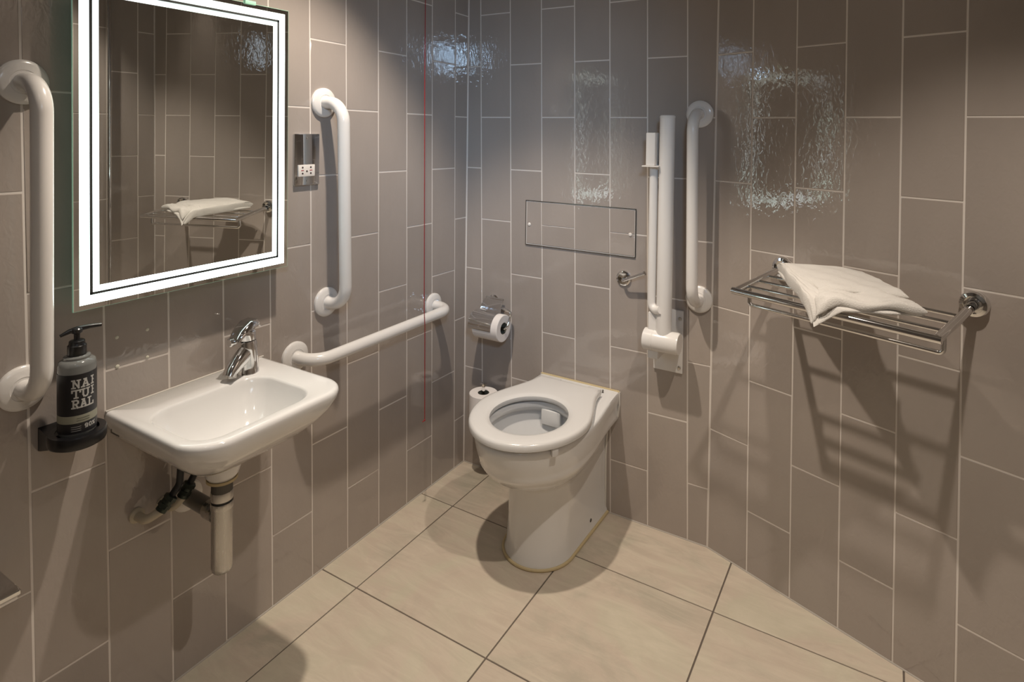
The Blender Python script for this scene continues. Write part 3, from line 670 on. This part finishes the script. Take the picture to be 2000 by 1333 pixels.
bm = B(); box(bm, (LX-0.004, -AO-0.004, 0.650), (0.030, 0.042, 0.104), 0.003); bx = obj('catch_box', bm, white_pl, t)
bm = B(); box(bm, (LX-0.002, -AO-0.004, 0.596), (0.054, 0.058, 0.004), 0.001); obj('base_flange', bm, white_pl, bx)

# ---------------------------------------------------------------- shelf rack (on the angled wall)
SM = 0.465
t = wroot('towel_rack', 'R', SM, 0.944, 'chrome slatted towel shelf with lower rail on the right-hand wall', 'towel rack')
u0, u1 = -0.229, 0.229; OF = 0.250; DZ = -0.028
def arm_p(u, f): return Vector((u, -(0.012+(OF-0.012)*f), DZ*f-0.002))
for u in (u0, u1):
    bm = B(); lathe(bm, [(0.0285, -0.001), (0.0295, 0.002), (0.0295, 0.014), (0.027, 0.019), (0.020, 0.021), (0.019, 0.016), (0.012, 0.014), (0.0115, 0.022), (0.0095, 0.026)], (u, 0, 0), (0, -1, 0), 40); obj('wall_flange', bm, chrome_m, t, 30)
    bm = B(); tube(bm, [arm_p(u, 0.0), arm_p(u, 1.0)], 0.0095, 24); obj('side_arm', bm, chrome_m, t)
bm = B(); tube(bm, [arm_p(u0, 1)+Vector((-0.009, 0, 0)), arm_p(u1, 1)+Vector((0.009, 0, 0))], 0.0088, 24); obj('front_bar', bm, chrome_m, t)
for f in (0.36, 0.57, 0.79):
    bm = B(); tube(bm, [arm_p(u0, f), arm_p(u1, f)], 0.0046, 16); obj('shelf_bar', bm, chrome_m, t)
lo_ = Vector((0, 0, -0.046))
bm = B(); f = 0.80
tube(bm, fillet([arm_p(u0+0.012, f), arm_p(u0+0.012, f)+lo_, arm_p(u1-0.002, f)+lo_, arm_p(u1-0.002, f)], 0.010, 6), 0.0056, 16); obj('lower_rail', bm, chrome_m, t)

# towel lying on the rack
t = wroot('folded_towel', 'R', SM, 0.93, 'folded white terry towel lying on the chrome rack', 'towel')
def pillow(bm, P, th, zf, nx=44, ny=26, seed=0, rough=0.0025):
    """P = corners (u,off) back-left, back-right, front-right, front-left; zf(f,g) = height of the underside"""
    rnd = random.Random(seed); ph = [rnd.uniform(0, 6) for _ in range(8)]
    def pt(f, g, top):
        a = Vector(P[0]).lerp(Vector(P[1]), f); b = Vector(P[3]).lerp(Vector(P[2]), f); q = a.lerp(b, g)
        ex = (1-abs(2*f-1)**14)**.5 if 0 < f < 1 else 0; ey = (1-abs(2*g-1)**10)**.5 if 0 < g < 1 else 0
        k = ex*ey
        wr = rough*(math.sin(f*9+g*5+ph[0])+.7*math.sin(f*17-g*13+ph[1])+.5*math.sin(g*31+f*6+ph[2]))
        z = zf(f, g, q[1])+th*0.5+(0.5*th*k+wr*k if top else -0.5*th*k)
        u = q[0]+0.003*math.sin(g*14+ph[3])*(1 if f < .1 or f > .9 else .2); o_ = q[1]+0.003*math.sin(f*16+ph[4])*(1 if g < .1 or g > .9 else .2)
        return Vector((u-SM, -o_, z))
    def cs(i, n): return 0.5-0.5*math.cos(PI*i/n)
    top = [[bm.verts.new(pt(cs(i, nx), cs(j, ny), True)) for j in range(ny+1)] for i in range(nx+1)]
    bot = [[(top[i][j] if i in (0, nx) or j in (0, ny) else bm.verts.new(pt(cs(i, nx), cs(j, ny), False))) for j in range(ny+1)] for i in range(nx+1)]
    for i in range(nx):
        for j in range(ny):
            bm.faces.new((top[i][j], top[i+1][j], top[i+1][j+1], top[i][j+1]))
            try: bm.faces.new((bot[i][j], bot[i][j+1], bot[i+1][j+1], bot[i+1][j]))
            except ValueError: pass
bm = B()
def base(o_): return DZ*(o_/OF)+0.0225-max(0, o_-0.262)*1.35
Q = [(0.264, 0.095), (0.480, 0.040), (0.650, 0.185), (0.462, 0.292)]
pillow(bm, Q, 0.016, lambda f, g, o_: base(o_), seed=1, rough=.0015)
Qf = [(0.425, 0.205), (0.590, 0.130), (0.655, 0.190), (0.462, 0.284)]
pillow(bm, Qf, 0.022, lambda f, g, o_: base(o_)+0.010+0.004*math.sin(f*11), seed=4, rough=.0022)
Q2 = [(0.272, 0.094), (0.470, 0.040), (0.612, 0.150), (0.446, 0.222)]
pillow(bm, Q2, 0.018, lambda f, g, o_: base(o_)+0.019+0.005*math.sin(PI*min(1, f*1.1))*(1-.6*g), seed=3, rough=.0014)
Q5 = [(0.262, 0.092), (0.288, 0.085), (0.492, 0.262), (0.452, 0.290)]
pillow(bm, Q5, 0.032, lambda f, g, o_: base(o_)+0.006-0.012*g, seed=5, rough=.0018)
obj('towel_cloth', bm, towel_m, t, 80)

# ---------------------------------------------------------------- emergency pull cord
bm = B(); cy_ = -0.378
tube(bm, [(0.107, cy_-0.006, CEIL), (0.107, cy_-0.005, 1.5), (0.107, cy_+0.004, 0.72), (0.109, cy_+0.006, 0.66), (0.107, cy_+0.009, 0.60), (0.107, cy_+0.012, 0.345)], 0.0013, 8)
lathe(bm, [(0.0012, 0), (0.0028, 0.001), (0.003, 0.005), (0.0012, 0.007)], (0.1065, cy_+0.012, 0.338), (0, 0, 1), 10)
tube(bm, [(0.107, cy_+0.012, 0.340), (0.104, cy_+0.004, 0.338)], 0.0016, 8)
o = obj('pull_cord', bm, red_m, None); setp(o, 'thin red emergency pull cord hanging in front of the low rail', 'cord')

# chrome upright on the right wall (seen in the mirror)
t = empty('chrome_pole', (RX-0.02, -0.505, 0), 0, 'slim upright chrome pole reflected at the left side of the mirror', 'pole')
bm = B(); tube(bm, [(0, 0, 0.001), (0, 0, CEIL-0.001)], 0.0085, 20); obj('shaft', bm, chrome_m, t)
for z, d in ((0.0, 1), (CEIL, -1)):
    bm = B(); lathe(bm, [(0.018, 0), (0.018, 0.004), (0.010, 0.008)], (0, 0, z), (0, 0, d), 24); obj('end_collar', bm, chrome_m, t)
